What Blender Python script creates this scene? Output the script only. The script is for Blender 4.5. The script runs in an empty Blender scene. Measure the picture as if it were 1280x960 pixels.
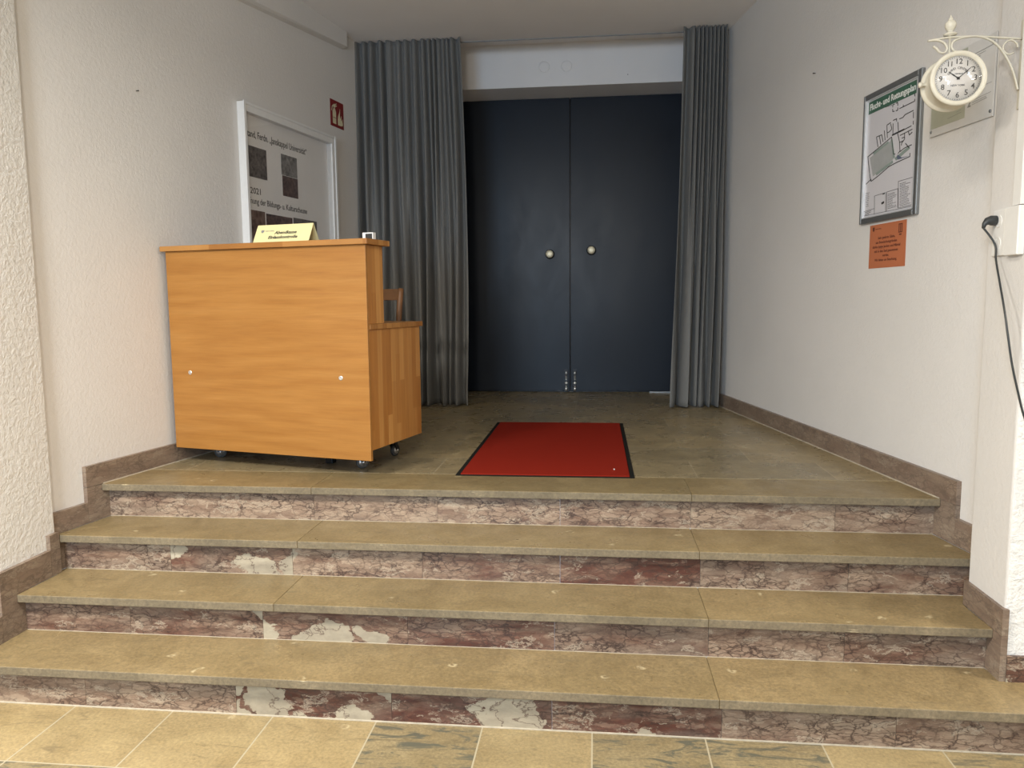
import bpy, bmesh, math, random
from mathutils import Vector, Matrix
random.seed(7)
S = bpy.context.scene
COL = S.collection
PI = math.pi
R = math.radians

# ------------------------------------------------------------------ camera numbers (solved from the photo)
FPX, PITCH, ROLL, YAW, CAMH, D0, TR = 959.223, 0.109, -0.009, 0.109, 1.46, 2.471, 0.264
RS = 0.16            # step rise
LZ = 4 * RS          # landing height
NOSE = 0.042
Fw = Vector((-math.sin(YAW) * math.cos(PITCH), math.cos(YAW) * math.cos(PITCH), -math.sin(PITCH)))
R0 = Vector((math.cos(YAW), math.sin(YAW), 0))
U0 = R0.cross(Fw)
Rv = R0 * math.cos(ROLL) + U0 * math.sin(ROLL)
Uv = -R0 * math.sin(ROLL) + U0 * math.cos(ROLL)
cam = bpy.data.cameras.new('camera')
cam.sensor_width = 36
cam.lens = FPX * 36 / 1280
cam.clip_start = 0.02
co = bpy.data.objects.new('camera', cam)
COL.objects.link(co)
m = Matrix((Rv, Uv, -Fw)).transposed().to_4x4()
m.translation = Vector((0, -D0, CAMH))
co.matrix_world = m
S.camera = co

# ------------------------------------------------------------------ material helpers
def srgb(r, g, b):
    f = lambda c: ((c / 255 + 0.055) / 1.055) ** 2.4 if c > 10 else c / 255 / 12.92
    return (f(r), f(g), f(b), 1)

class NT:
    def __init__(s, name):
        s.m = bpy.data.materials.new(name)
        s.m.use_nodes = True
        s.t = s.m.node_tree
        s.n = s.t.nodes
        s.b = s.n['Principled BSDF']
        s.out = s.n['Material Output']
    def new(s, typ, **kw):
        n = s.n.new(typ)
        for k, v in kw.items():
            setattr(n, k, v)
        return n
    def link(s, a, b):
        s.t.links.new(a, b)
    def put(s, sock, v):
        if isinstance(v, bpy.types.NodeSocket): s.link(v, sock)
        else: sock.default_value = v
    def coord(s, scale=(1, 1, 1), off=None, rot=(0, 0, 0)):
        tc = s.new('ShaderNodeTexCoord')
        mp = s.new('ShaderNodeMapping')
        mp.inputs['Scale'].default_value = scale
        mp.inputs['Rotation'].default_value = rot
        s.link(tc.outputs['Object'], mp.inputs['Vector'])
        if off is not None: s.put(mp.inputs['Location'], off)
        return mp.outputs[0]
    def noise(s, vec, scale, detail=4, rough=.55, dist=0):
        n = s.new('ShaderNodeTexNoise')
        s.put(n.inputs['Vector'], vec)
        n.inputs['Scale'].default_value = scale
        n.inputs['Detail'].default_value = detail
        n.inputs['Roughness'].default_value = rough
        n.inputs['Distortion'].default_value = dist
        return n.outputs['Fac']
    def ramp(s, fac, stops, interp='LINEAR'):
        n = s.new('ShaderNodeValToRGB')
        cr = n.color_ramp
        cr.interpolation = interp
        while len(cr.elements) < len(stops): cr.elements.new(.5)
        for e, (p, c) in zip(cr.elements, stops):
            e.position = p
            e.color = c if isinstance(c, (tuple, list)) else (c, c, c, 1)
        s.put(n.inputs['Fac'], fac)
        return n.outputs['Color']
    def mix(s, fac, a, b, mode='MIX'):
        n = s.new('ShaderNodeMix', data_type='RGBA', blend_type=mode)
        s.put(n.inputs[0], fac); s.put(n.inputs[6], a); s.put(n.inputs[7], b)
        return n.outputs[2]
    def math(s, op, a, b=0.0, clamp=False):
        n = s.new('ShaderNodeMath', operation=op)
        n.use_clamp = clamp
        s.put(n.inputs[0], a); s.put(n.inputs[1], b)
        return n.outputs[0]
    def bump(s, h, strength=.3, dist=.01, prev=None):
        n = s.new('ShaderNodeBump')
        n.inputs['Strength'].default_value = strength
        n.inputs['Distance'].default_value = dist
        s.put(n.inputs['Height'], h)
        if prev is not None: s.link(prev, n.inputs['Normal'])
        s.link(n.outputs[0], s.b.inputs['Normal'])
        return n.outputs[0]
    def base(s, c, rough=.5, metal=0.0, spec=None):
        s.put(s.b.inputs['Base Color'], c)
        s.put(s.b.inputs['Roughness'], rough)
        s.put(s.b.inputs['Metallic'], metal)
        if spec is not None: s.b.inputs['Specular IOR Level'].default_value = spec
        return s.m

def plain(name, c, rough=.5, metal=0.0, spec=None, var=.06, scale=30):
    n = NT(name)
    f = n.noise(n.coord(), scale, 3)
    c2 = tuple(x * (1 - var) for x in c[:3]) + (1,)
    c3 = tuple(min(1, x * (1 + var)) for x in c[:3]) + (1,)
    return n.base(n.ramp(f, [(.3, c2), (.7, c3)]), rough, metal, spec)

def plaster(name, c, bump, scale, dist, fine=0.15):
    n = NT(name)
    v = n.coord()
    big = n.noise(v, 1.3, 3)
    c2 = tuple(x * .955 for x in c[:3]) + (1,)
    col = n.ramp(big, [(.35, c2), (.65, c)])
    a = n.noise(v, scale, 5, .6, .4)
    b = n.noise(v, scale * 4, 3, .6)
    h = n.math('ADD', a, n.math('MULTIPLY', b, fine))
    n.bump(h, bump, dist)
    return n.base(col, .85, spec=.25)

M = {}
M['wall'] = plaster('painted_plaster', (.70, .68, .655, 1), .35, 60, .006)
M['stucco'] = plaster('rough_stucco', (.78, .77, .745, 1), .75, 42, .012)
M['ceil'] = plaster('ceiling_plaster', (.88, .85, .83, 1), .2, 70, .004)
M['lintel'] = plaster('white_paint', (.82, .81, .81, 1), .25, 70, .004)
M['plainwall'] = plaster('lobby_paint', (.62, .59, .54, 1), .2, 50, .005)

# tread limestone
def limestone(name, bricks=None, c1=(.170, .128, .067, 1), c2=(.285, .222, .125, 1), rough=(.26, .45), streaks=0.0, attr=False, mort=(.33, .28, .19, 1)):
    n = NT(name)
    if attr:
        at = n.new('ShaderNodeAttribute'); at.attribute_name = 'slab'
        sp = n.new('ShaderNodeSeparateColor'); n.link(at.outputs['Color'], sp.inputs[0])
        seed = n.math('MULTIPLY', sp.outputs[2], 37)
        cb = n.new('ShaderNodeCombineXYZ'); n.link(seed, cb.inputs[0]); n.link(seed, cb.inputs[1])
        v = n.coord(off=cb.outputs[0]); tone = sp.outputs[0]
    else:
        v = n.coord()
    cloud = n.noise(v, 3.6, 9, .70, 1.0)
    col = n.ramp(cloud, [(.28, c1), (.72, c2)])
    grain = n.noise(v, 90, 5, .7)
    col = n.mix(.55, col, n.ramp(grain, [(.3, (.26, .26, .26, 1)), (.7, (.76, .74, .68, 1))]), 'OVERLAY')
    # fine darker streaks
    v2 = n.coord(scale=(5, 22, 22)) if not attr else n.coord(scale=(5, 22, 22), off=cb.outputs[0])
    st = n.noise(v2, 1.0, 6, .7, 1.2)
    col = n.mix(n.ramp(st, [(.57, 0.0), (.68, .65)]), col, (.155, .125, .075, 1))
    # shell fossils: pale ring with a dark core
    vo = n.new('ShaderNodeTexVoronoi'); vo.inputs['Scale'].default_value = 7.5
    n.put(vo.inputs['Vector'], n.mix(.10, v, n.new('ShaderNodeTexNoise').outputs['Color'], 'ADD'))
    sv = n.new('ShaderNodeSeparateColor'); n.link(vo.outputs['Color'], sv.inputs[0])
    rare = n.math('GREATER_THAN', sv.outputs[0], .60)
    ring = n.ramp(vo.outputs['Distance'], [(.0, .0), (.045, 0.0), (.07, 1.0), (.10, 1.0), (.15, 0.0)])
    core = n.ramp(vo.outputs['Distance'], [(.0, 1.0), (.03, 1.0), (.05, 0.0)])
    bk = n.ramp(n.noise(v, 40, 3), [(.42, 0.0), (.58, 1.0)])
    col = n.mix(n.math('MULTIPLY', n.math('MULTIPLY', ring, rare), n.math('MULTIPLY', bk, .75)), col, (.52, .45, .30, 1))
    col = n.mix(n.math('MULTIPLY', n.math('MULTIPLY', core, rare), .6), col, (.13, .095, .055, 1))
    if attr:
        col = n.mix(1.0, col, n.ramp(tone, [(0, (.80, .82, .80, 1)), (1, (1.12, 1.09, 1.04, 1))]), 'MULTIPLY')
    h = n.math('MULTIPLY', grain, .4)
    if bricks:
        bw, bh, off, ms, sh = bricks
        bt = n.new('ShaderNodeTexBrick')
        bt.offset = off
        n.put(bt.inputs['Vector'], n.coord(off=sh))
        bt.inputs['Scale'].default_value = 1
        bt.inputs['Brick Width'].default_value = bw
        bt.inputs['Row Height'].default_value = bh
        bt.inputs['Mortar Size'].default_value = ms
        bt.inputs['Mortar Smooth'].default_value = .1
        bt.inputs['Bias'].default_value = 0
        bt.inputs['Color1'].default_value = (.78, .79, .80, 1)
        bt.inputs['Color2'].default_value = (1.12, 1.08, 1.0, 1)
        bt.inputs['Mortar'].default_value = (1, 1, 1, 1)
        col = n.mix(1.0, col, bt.outputs['Color'], 'MULTIPLY')
        if streaks:
            sepb = n.new('ShaderNodeSeparateColor'); n.link(bt.outputs['Color'], sepb.inputs[0])
            v3 = n.coord(scale=(3.0, 13, 10), rot=(0, 0, .25))
            s3 = n.noise(v3, 1.5, 8, .72, 1.5)
            darker = n.ramp(s3, [(.52, 0.0), (.60, 1.0)])
            gate = n.ramp(sepb.outputs[0], [(.90, 1.0), (1.04, .05)])
            col = n.mix(n.math('MULTIPLY', n.math('MULTIPLY', darker, gate), streaks), col, (.10, .10, .075, 1))
        col = n.mix(n.math('MULTIPLY', bt.outputs['Fac'], .8), col, mort)
        h = n.math('SUBTRACT', h, bt.outputs['Fac'])
    rg = n.ramp(n.noise(v, 9, 4), [(.3, rough[0]), (.7, rough[1])])
    n.bump(h, .25, .002)
    return n.base(col, rg, spec=.45)

M['tread'] = limestone('polished_limestone', attr=True)
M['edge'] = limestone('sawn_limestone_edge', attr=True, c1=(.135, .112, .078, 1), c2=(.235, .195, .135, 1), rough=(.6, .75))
M['landing'] = limestone('landing_limestone', bricks=(.62, .36, .5, .0022, (.15, .02, 0)), rough=(.22, .40),
                         c1=(.20, .16, .095, 1), c2=(.36, .295, .18, 1), mort=(.42, .36, .25, 1))
M['lower'] = limestone('lower_floor_limestone', bricks=(.375, .338, .0, .0028, (.008, 0, 0)), streaks=.95, rough=(.3, .55),
                       c1=(.23, .18, .098, 1), c2=(.355, .29, .17, 1), mort=(.42, .38, .28, 1))

def marble(name, stringer=False):
    n = NT(name)
    at = n.new('ShaderNodeAttribute'); at.attribute_name = 'slab'
    sp = n.new('ShaderNodeSeparateColor'); n.link(at.outputs['Color'], sp.inputs[0])
    red, patch, seed = sp.outputs
    sd = n.math('MULTIPLY', seed, 53)
    cb = n.new('ShaderNodeCombineXYZ')
    for i in range(3): n.link(sd, cb.inputs[i])
    off = cb.outputs[0]
    def warped(scale, ws, amt, sub=None):
        w_ = n.new('ShaderNodeTexNoise'); n.put(w_.inputs['Vector'], n.coord(scale=(1, 1, 1.6), off=off)); w_.inputs['Scale'].default_value = ws
        w_.inputs['Detail'].default_value = 5; w_.inputs['Roughness'].default_value = .6
        return n.mix(amt, n.coord(scale=scale, off=off), w_.outputs['Color'], 'ADD')
    def crackle(vec, sc, w, st):
        vo = n.new('ShaderNodeTexVoronoi', feature='DISTANCE_TO_EDGE'); n.put(vo.inputs['Vector'], vec); vo.inputs['Scale'].default_value = sc
        return n.ramp(vo.outputs['Distance'], [(0, st), (w, st * .55), (w * 2.2, 0.0)])
    def cells(vec, sc):
        vo = n.new('ShaderNodeTexVoronoi'); n.put(vo.inputs['Vector'], vec); vo.inputs['Scale'].default_value = sc
        x = n.new('ShaderNodeSeparateColor'); n.link(vo.outputs['Color'], x.inputs[0]); return x.outputs[0]
    vs_ = warped((1, 1, 3.0), 11, .14)
    vb = warped((1, 1, 2.6), 5, .30)
    a = n.noise(warped((.8, .8, 3.2), 8, .15), 8, 9, .70, .3)
    lightp = n.mix(.45, n.ramp(a, [(.32, (.17, .115, .082, 1)), (.46, (.30, .215, .155, 1)), (.60, (.40, .30, .215, 1)), (.74, (.50, .41, .30, 1))]),
                   n.ramp(cells(vs_, 16), [(0, (.20, .135, .10, 1)), (.5, (.34, .25, .18, 1)), (1, (.47, .375, .28, 1))]))
    redp = n.mix(.35, n.ramp(a, [(.32, (.060, .022, .015, 1)), (.50, (.118, .047, .033, 1)), (.60, (.165, .075, .052, 1)), (.70, (.30, .20, .14, 1))]),
                 n.ramp(cells(vs_, 22), [(0, (.055, .02, .015, 1)), (.72, (.135, .055, .04, 1)), (.86, (.20, .11, .08, 1)), (1, (.40, .31, .23, 1))]))
    # reddish clouds in the pale slabs, pale clouds in the red slabs
    cloud = n.noise(n.coord(scale=(.7, .7, 2.8), off=off), 5, 6, .62, .6)
    fac = n.math('ADD', red, n.math('MULTIPLY', n.math('SUBTRACT', cloud, .5), 2.6), True)
    col = n.mix(fac, lightp, redp)
    grey = n.noise(n.coord(scale=(.7, .7, 2), off=off), 2.6, 4, .6, .5)
    col = n.mix(n.ramp(grey, [(.52, 0.0), (.66, .45)]), col, (.19, .16, .13, 1))
    gate = n.ramp(n.noise(n.coord(scale=(1, 1, 2), off=off), 6, 3), [(.36, .25), (.58, 1.0)])
    col = n.mix(n.math('MULTIPLY', gate, crackle(vs_, 15, .045, .85)), col, (.065, .040, .032, 1))
    col = n.mix(n.math('MULTIPLY', gate, crackle(vb, 6.5, .018, .95)), col, (.050, .030, .026, 1))
    col = n.mix(n.math('MULTIPLY', n.ramp(a, [(.45, 0.0), (.6, 1.0)]), crackle(vs_, 27, .06, .5)), col, (.09, .058, .045, 1))
    # pale calcite threads
    vn = n.noise(vb, 7, 7, .7, .3)
    d = n.math('ABSOLUTE', n.math('SUBTRACT', vn, .60))
    col = n.mix(n.ramp(d, [(0, .65), (.012, .4), (.03, 0.0)]), col, (.50, .43, .33, 1))
    if not stringer:
        vp = warped((.75, .75, 1.0), 7, .11)
        pc = cells(vp, 6.0)
        thr = n.math('SUBTRACT', 1.0, n.math('MULTIPLY', n.math('POWER', patch, 4.0), .42))
        edge = n.new('ShaderNodeTexVoronoi', feature='DISTANCE_TO_EDGE'); n.put(edge.inputs['Vector'], vp); edge.inputs['Scale'].default_value = 6.0
        pm = n.math('MULTIPLY', n.math('GREATER_THAN', pc, thr), n.ramp(edge.outputs['Distance'], [(.02, 0.0), (.03, 1.0)]))
        wcol = n.ramp(n.noise(vb, 5, 7, .65), [(.3, (.27, .235, .18, 1)), (.6, (.42, .37, .28, 1)), (.75, (.50, .45, .35, 1))])
        wcol = n.mix(crackle(warped((1, 1, .5), 6, .2), 7, .010, .9), wcol, (.11, .07, .055, 1))
        col = n.mix(pm, col, wcol)
    else:
        col = n.mix(.55, col, (.20, .155, .12, 1))
    n.bump(a, .06, .002)
    return n.base(col, .38, spec=.35)
M['marble'] = marble('red_veined_marble')
M['stringer'] = marble('grey_brown_marble', True)

def wood_sheet(name):     # veneered board, grain along local x
    n = NT(name)
    v = n.coord(scale=(.9, 13, 13))
    w = n.noise(v, 1.3, 5, .55, 1.6)
    rings = n.new('ShaderNodeTexWave', wave_type='BANDS', bands_direction='Z')
    n.put(rings.inputs['Vector'], n.coord(scale=(.22, 1, 1)))
    rings.inputs['Scale'].default_value = 3.2
    rings.inputs['Distortion'].default_value = 14
    rings.inputs['Detail'].default_value = 3
    rings.inputs['Detail Scale'].default_value = 1.1
    f = n.math('ADD', n.math('MULTIPLY', w, .62), n.math('MULTIPLY', rings.outputs['Fac'], .16))
    col = n.ramp(f, [(.15, (.290, .122, .024, 1)), (.45, (.345, .158, .036, 1)), (.85, (.395, .198, .055, 1))])
    fi = n.noise(n.coord(scale=(5, 120, 120)), 1, 5, .7)
    ln = n.noise(n.coord(scale=(1.1, 30, 30)), 1.4, 6, .6, .8)
    col = n.mix(n.ramp(ln, [(.60, 0.0), (.70, .35)]), col, (.26, .105, .025, 1))
    col = n.mix(.30, col, n.ramp(fi, [(.3, (.32, .30, .28, 1)), (.7, (.66, .66, .66, 1))]), 'OVERLAY')
    return n.base(col, .42, spec=.4)
def wood_strips(name, rot=(0, 0, 0), c=1.0):   # glued staves, running along local z
    n = NT(name)
    # brick texture laid in the plane (y,z): rotate so that its rows run upwards
    tc = n.new('ShaderNodeTexCoord')
    sx = n.new('ShaderNodeSeparateXYZ'); n.link(tc.outputs['Object'], sx.inputs[0])
    cb = n.new('ShaderNodeCombineXYZ')
    if rot == 'x':     # staves along local x
        n.link(sx.outputs[0], cb.inputs[0]); n.link(sx.outputs[1], cb.inputs[1])
    else:
        n.link(sx.outputs[2], cb.inputs[0])
        n.link(n.math('ADD', sx.outputs[1], n.math('MULTIPLY', sx.outputs[0], .97)), cb.inputs[1])
    bt = n.new('ShaderNodeTexBrick'); n.link(cb.outputs[0], bt.inputs['Vector'])
    bt.offset = .37; bt.offset_frequency = 2; bt.squash = .8; bt.squash_frequency = 3
    bt.inputs['Scale'].default_value = 1
    bt.inputs['Brick Width'].default_value = .43
    bt.inputs['Row Height'].default_value = .043
    bt.inputs['Mortar Size'].default_value = 0
    bt.inputs['Color1'].default_value = (.36 * c, .148 * c, .032 * c, 1)
    bt.inputs['Color2'].default_value = (.52 * c, .262 * c, .078 * c, 1)
    mp = n.new('ShaderNodeMapping'); mp.inputs['Scale'].default_value = (2, 60, 60)
    n.link(cb.outputs[0], mp.inputs[0])
    g = n.noise(mp.outputs[0], 1.2, 5, .6, .5)
    col = n.mix(.45, bt.outputs['Color'], n.ramp(g, [(.3, (.36, .33, .30, 1)), (.7, (.62, .62, .60, 1))]), 'OVERLAY')
    return n.base(col, .4, spec=.4)
M['veneer'] = wood_sheet('beech_veneer')
M['staves'] = wood_strips('glued_beech_staves')
M['staves_x'] = wood_strips('glued_beech_edge', 'x', .8)
M['chairwood'] = plain('brown_chair_wood', (.20, .095, .04, 1), .45, var=.2, scale=14)

def fabric(name, c, fr, bump=.3, sheen=.1):
    n = NT(name)
    f = n.noise(n.coord(), fr, 3, .7)
    c2 = tuple(x * .82 for x in c[:3]) + (1,)
    n.bump(f, bump, .002)
    mm = n.base(n.ramp(f, [(.3, c2), (.7, c)]), .95, spec=.05)
    n.b.inputs['Sheen Weight'].default_value = sheen
    return mm
M['curtain'] = fabric('grey_curtain_cloth', (.205, .205, .198, 1), 260)
M['pile'] = fabric('red_mat_pile', (.245, .019, .010, 1), 420, .8, 0)
M['rubber'] = plain('black_rubber', (.012, .012, .011, 1), .8, spec=.1)

nd = NT('dark_blue_door_board')
f = nd.noise(nd.coord(scale=(1, 1, .5)), 3.5, 6, .6, .6)
f2 = nd.noise(nd.coord(), 160, 3)
nd.bump(f2, .12, .001)
M['door'] = nd.base(nd.ramp(f, [(.3, (.0030, .0065, .0135, 1)), (.7, (.0048, .0098, .0195, 1))]), nd.ramp(f, [(.3, .34), (.7, .42)]), spec=.26)
M['brass'] = plain('polished_brass', (.90, .83, .62, 1), .5, .35)
M['chrome'] = plain('chrome', (.80, .80, .80, 1), .34, .9)
M['blackmetal'] = plain('black_metal', (.012, .012, .013, 1), .35, .3)
M['alu'] = plain('brushed_grey_aluminium', (.27, .28, .285, 1), .38, .75)
M['alu_light'] = plain('bright_aluminium_lip', (.72, .73, .75, 1), .3, .5)
M['white'] = plain('white_enamel', (.74, .74, .73, 1), .4, var=.02)
M['plastic'] = plain('white_plastic', (.80, .79, .76, 1), .4, var=.02)
M['ivory'] = plain('ivory_enamel', (.60, .565, .47, 1), .42, var=.04)
M['dial'] = plain('clock_dial_paper', (.64, .61, .58, 1), .5, var=.03)
M['ink'] = plain('black_ink', (.02, .019, .018, 1), .6)
M['pencil'] = plain('grey_marker_ink', (.05, .048, .046, 1), .7)
M['greyink'] = plain('grey_print', (.23, .23, .22, 1), .7)
M['paper'] = plain('white_board_paper', (.84, .83, .82, 1), .6, var=.03, scale=4)
M['planpaper'] = plain('plan_sheet', (.60, .59, .62, 1), .35, var=.02, scale=4)
M['green'] = plain('green_header_print', (.050, .125, .085, 1), .45)
M['whiteprint'] = plain('white_print', (.75, .76, .74, 1), .5)
M['planroom'] = plain('grey_room_fill', (.36, .37, .37, 1), .5)
M['planroute'] = plain('grey_green_route_fill', (.25, .31, .28, 1), .5)
M['planblue'] = plain('blue_grey_print', (.10, .12, .18, 1), .5)
M['orange'] = plain('orange_paper', (.45, .145, .062, 1), .7, var=.04, scale=6)
M['orangeink'] = plain('brown_print', (.12, .03, .015, 1), .7)
M['yellow'] = plain('pale_yellow_card', (.70, .63, .34, 1), .6, var=.02)
M['signred'] = plain('fire_sign_red', (.20, .014, .013, 1), .4)
M['cream'] = plain('luminous_cream', (.66, .62, .42, 1), .5)
M['boardwhite'] = plain('info_board_white', (.60, .59, .57, 1), .3, var=.02)
M['boardgreen'] = plain('info_board_sage', (.40, .41, .33, 1), .35, var=.03)
M['cord'] = plain('dark_cord_rubber', (.03, .034, .036, 1), .45)
M['wheelgrey'] = plain('grey_wheel_rubber', (.06, .06, .058, 1), .55)
M['grout'] = plain('pale_grout', (.50, .45, .36, 1), .8, var=.15)

def photo(name, a, b, c, seed, sc):
    n = NT(name)
    v = n.coord(off=(seed, seed * .7, seed * 1.3))
    f = n.noise(v, sc, 6, .75, 1.0)
    vo = n.new('ShaderNodeTexVoronoi'); vo.inputs['Scale'].default_value = sc * 1.6; n.put(vo.inputs['Vector'], v)
    col = n.ramp(f, [(.36, a), (.5, b), (.62, c)])
    col = n.mix(.5, col, n.ramp(vo.outputs['Distance'], [(0, a), (.6, c)]))
    return n.base(col, .35)
M['photo_a'] = photo('monochrome_crowd_print', (.02, .018, .02, 1), (.07, .06, .06, 1), (.24, .22, .21, 1), 1.2, 26)
M['photo_b'] = photo('grey_house_print', (.03, .03, .03, 1), (.14, .13, .13, 1), (.36, .35, .34, 1), 5.1, 20)
M['photo_c'] = photo('brown_room_print', (.05, .03, .025, 1), (.13, .08, .065, 1), (.30, .22, .19, 1), 8.7, 16)
M['photo_d'] = photo('dusky_people_print', (.015, .014, .02, 1), (.06, .05, .06, 1), (.20, .13, .11, 1), 3.4, 22)

ng = NT('window_glass')
tr = ng.new('ShaderNodeBsdfTransparent'); gl = ng.new('ShaderNodeBsdfGlossy'); gl.inputs['Roughness'].default_value = .03
fr = ng.new('ShaderNodeLayerWeight'); fr.inputs[0].default_value = .5
mx = ng.new('ShaderNodeMixShader')
ng.link(ng.math('ADD', ng.math('MULTIPLY', ng.math('POWER', fr.outputs['Facing'], 4.0), .55), .035), mx.inputs[0]); ng.link(tr.outputs[0], mx.inputs[1]); ng.link(gl.outputs[0], mx.inputs[2]); ng.link(mx.outputs[0], ng.out.inputs[0])
M['glass'] = ng.m

def emis(name, c, s):
    n = NT(name)
    n.b.inputs['Base Color'].default_value = (.8, .8, .8, 1)
    n.b.inputs['Emission Color'].default_value = c
    n.b.inputs['Emission Strength'].default_value = s
    return n.m

# ------------------------------------------------------------------ geometry helpers
def empty(name, loc=(0, 0, 0), rz=0, label=None, cat=None, group=None):
    o = bpy.data.objects.new(name, None)
    o.empty_display_size = .05
    COL.objects.link(o)
    o.location = loc; o.rotation_euler = (0, 0, rz)
    tag(o, label, cat, group)
    return o
def tag(o, label=None, cat=None, group=None, kind=None):
    if label: o['label'] = label
    if cat: o['category'] = cat
    if group: o['group'] = group
    if kind: o['kind'] = kind
    return o
def obj(name, bm, mat, parent=None, smooth=False, loc=None, rz=None, bevel=0, seg=2):
    me = bpy.data.meshes.new(name)
    bmesh.ops.recalc_face_normals(bm, faces=bm.faces)
    bm.to_mesh(me); bm.free()
    o = bpy.data.objects.new(name, me)
    COL.objects.link(o)
    for mm in (mat if isinstance(mat, list) else [mat]): me.materials.append(M[mm] if isinstance(mm, str) else mm)
    if smooth:
        for p in me.polygons: p.use_smooth = True
    if parent: o.parent = parent
    if loc: o.location = loc
    if rz is not None: o.rotation_euler = (0, 0, rz)
    if bevel:
        b = o.modifiers.new('bevel', 'BEVEL'); b.width = bevel; b.segments = seg; b.limit_method = 'ANGLE'
    return o
def struct(name, bm, mat, **k):
    o = obj(name, bm, mat, **k); o['kind'] = 'structure'; return o
def box(bm, x0, x1, y0, y1, z0, z1, mi=0, M4=None):
    vs = [bm.verts.new((x, y, z)) for x in (x0, x1) for y in (y0, y1) for z in (z0, z1)]
    if M4 is not None:
        for v in vs: v.co = M4 @ v.co
    fs = []
    for q in ((0, 1, 3, 2), (4, 6, 7, 5), (0, 4, 5, 1), (2, 3, 7, 6), (0, 2, 6, 4), (1, 5, 7, 3)):
        f = bm.faces.new([vs[i] for i in q]); f.material_index = mi; fs.append(f)
    return fs
def prism(bm, poly, d0, d1, axis='y', mi=0):
    """poly in 2-D; axis 'y': (x,z) extruded along y, 'x': (y,z) along x, 'z': (x,y) along z"""
    def P(a, b, d): return (a, d, b) if axis == 'y' else ((d, a, b) if axis == 'x' else (a, b, d))
    A = [bm.verts.new(P(a, b, d0)) for a, b in poly]
    B = [bm.verts.new(P(a, b, d1)) for a, b in poly]
    fs = [bm.faces.new(A), bm.faces.new(B[::-1])]
    k = len(poly)
    for i in range(k): fs.append(bm.faces.new((A[i], A[(i + 1) % k], B[(i + 1) % k], B[i])))
    for f in fs: f.material_index = mi
    return fs
def lathe(bm, prof, seg=32, M4=Matrix(), mi=0):
    """prof: list of (r, h) about local z"""
    rings = []
    for r, h in prof:
        if r < 1e-6: rings.append([bm.verts.new(M4 @ Vector((0, 0, h)))])
        else: rings.append([bm.verts.new(M4 @ Vector((r * math.cos(2 * PI * i / seg), r * math.sin(2 * PI * i / seg), h))) for i in range(seg)])
    for a, b in zip(rings, rings[1:]):
        for i in range(seg):
            j = (i + 1) % seg
            if len(a) == 1 and len(b) == 1: continue
            if len(a) == 1: f = bm.faces.new((a[0], b[i], b[j]))
            elif len(b) == 1: f = bm.faces.new((a[i], b[0], a[j]))
            else: f = bm.faces.new((a[i], b[i], b[j], a[j]))
            f.material_index = mi; f.smooth = True
def tube(bm, pts, r, seg=10, flat=1.0, up=Vector((0, 1, 0))):
    pts = [Vector(p) for p in pts]
    prev = None
    rings = []
    for i, p in enumerate(pts):
        t = (pts[min(i + 1, len(pts) - 1)] - pts[max(i - 1, 0)]).normalized()
        n = (up - t * up.dot(t))
        n = n.normalized() if n.length > 1e-4 else t.orthogonal().normalized()
        b = t.cross(n)
        rr = r[i] if isinstance(r, (list, tuple)) else r
        rings.append([bm.verts.new(p + n * rr * flat * math.cos(2 * PI * k / seg) + b * rr * math.sin(2 * PI * k / seg)) for k in range(seg)])
    for a, b in zip(rings, rings[1:]):
        for k in range(seg):
            f = bm.faces.new((a[k], a[(k + 1) % seg], b[(k + 1) % seg], b[k])); f.smooth = True
    bm.faces.new(rings[0]); bm.faces.new(rings[-1][::-1])
def smoothpath(pts, n=8):
    pts = [Vector(p) for p in pts]
    out = []
    for i in range(len(pts) - 1):
        p0 = pts[max(i - 1, 0)]; p1 = pts[i]; p2 = pts[i + 1]; p3 = pts[min(i + 2, len(pts) - 1)]
        for k in range(n):
            t = k / n
            out.append(.5 * ((2 * p1) + (p2 - p0) * t + (2 * p0 - 5 * p1 + 4 * p2 - p3) * t * t + (-p0 + 3 * p1 - 3 * p2 + p3) * t ** 3))
    out.append(pts[-1])
    return out
RX90 = Matrix.Rotation(PI / 2, 4, 'X')   # z-up lathe -> axis pointing to -y
def text_bm(bm, s, x, z, y, size, width=None, align='LEFT', rot=0, bold=0.0, shear=0.0, depth=.0003, center=False):
    """adds text in local x/z plane facing -y"""
    cu = bpy.data.curves.new('t', 'FONT')
    cu.body = s; cu.size = size; cu.align_x = align; cu.extrude = depth; cu.resolution_u = 2; cu.shear = shear
    if bold: cu.offset = bold
    if center: cu.align_y = 'CENTER'
    o = bpy.data.objects.new('t', cu)
    COL.objects.link(o)
    me = bpy.data.meshes.new_from_object(o.evaluated_get(bpy.context.evaluated_depsgraph_get()))
    COL.objects.unlink(o); bpy.data.objects.remove(o); bpy.data.curves.remove(cu)
    if not len(me.vertices): return
    xs = [v.co.x for v in me.vertices]
    sx = width / (max(xs) - min(xs)) if width else 1
    Mx = Matrix.Translation((x, y, z)) @ Matrix.Rotation(rot, 4, 'Y') @ RX90 @ Matrix.Diagonal((sx, 1, 1, 1))
    me.transform(Mx)
    bm.from_mesh(me)
    bpy.data.meshes.remove(me)
def line2(bm, a, b, w, y0, y1):
    a = Vector((a[0], 0, a[1])); b = Vector((b[0], 0, b[1]))
    d = (b - a)
    if d.length < 1e-6: return
    d.normalize(); n = Vector((-d.z, 0, d.x)) * w / 2
    poly = [(q.x, q.z) for q in (a - n, b - n, b + n, a + n)]
    prism(bm, poly, y0, y1, 'y')
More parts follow.
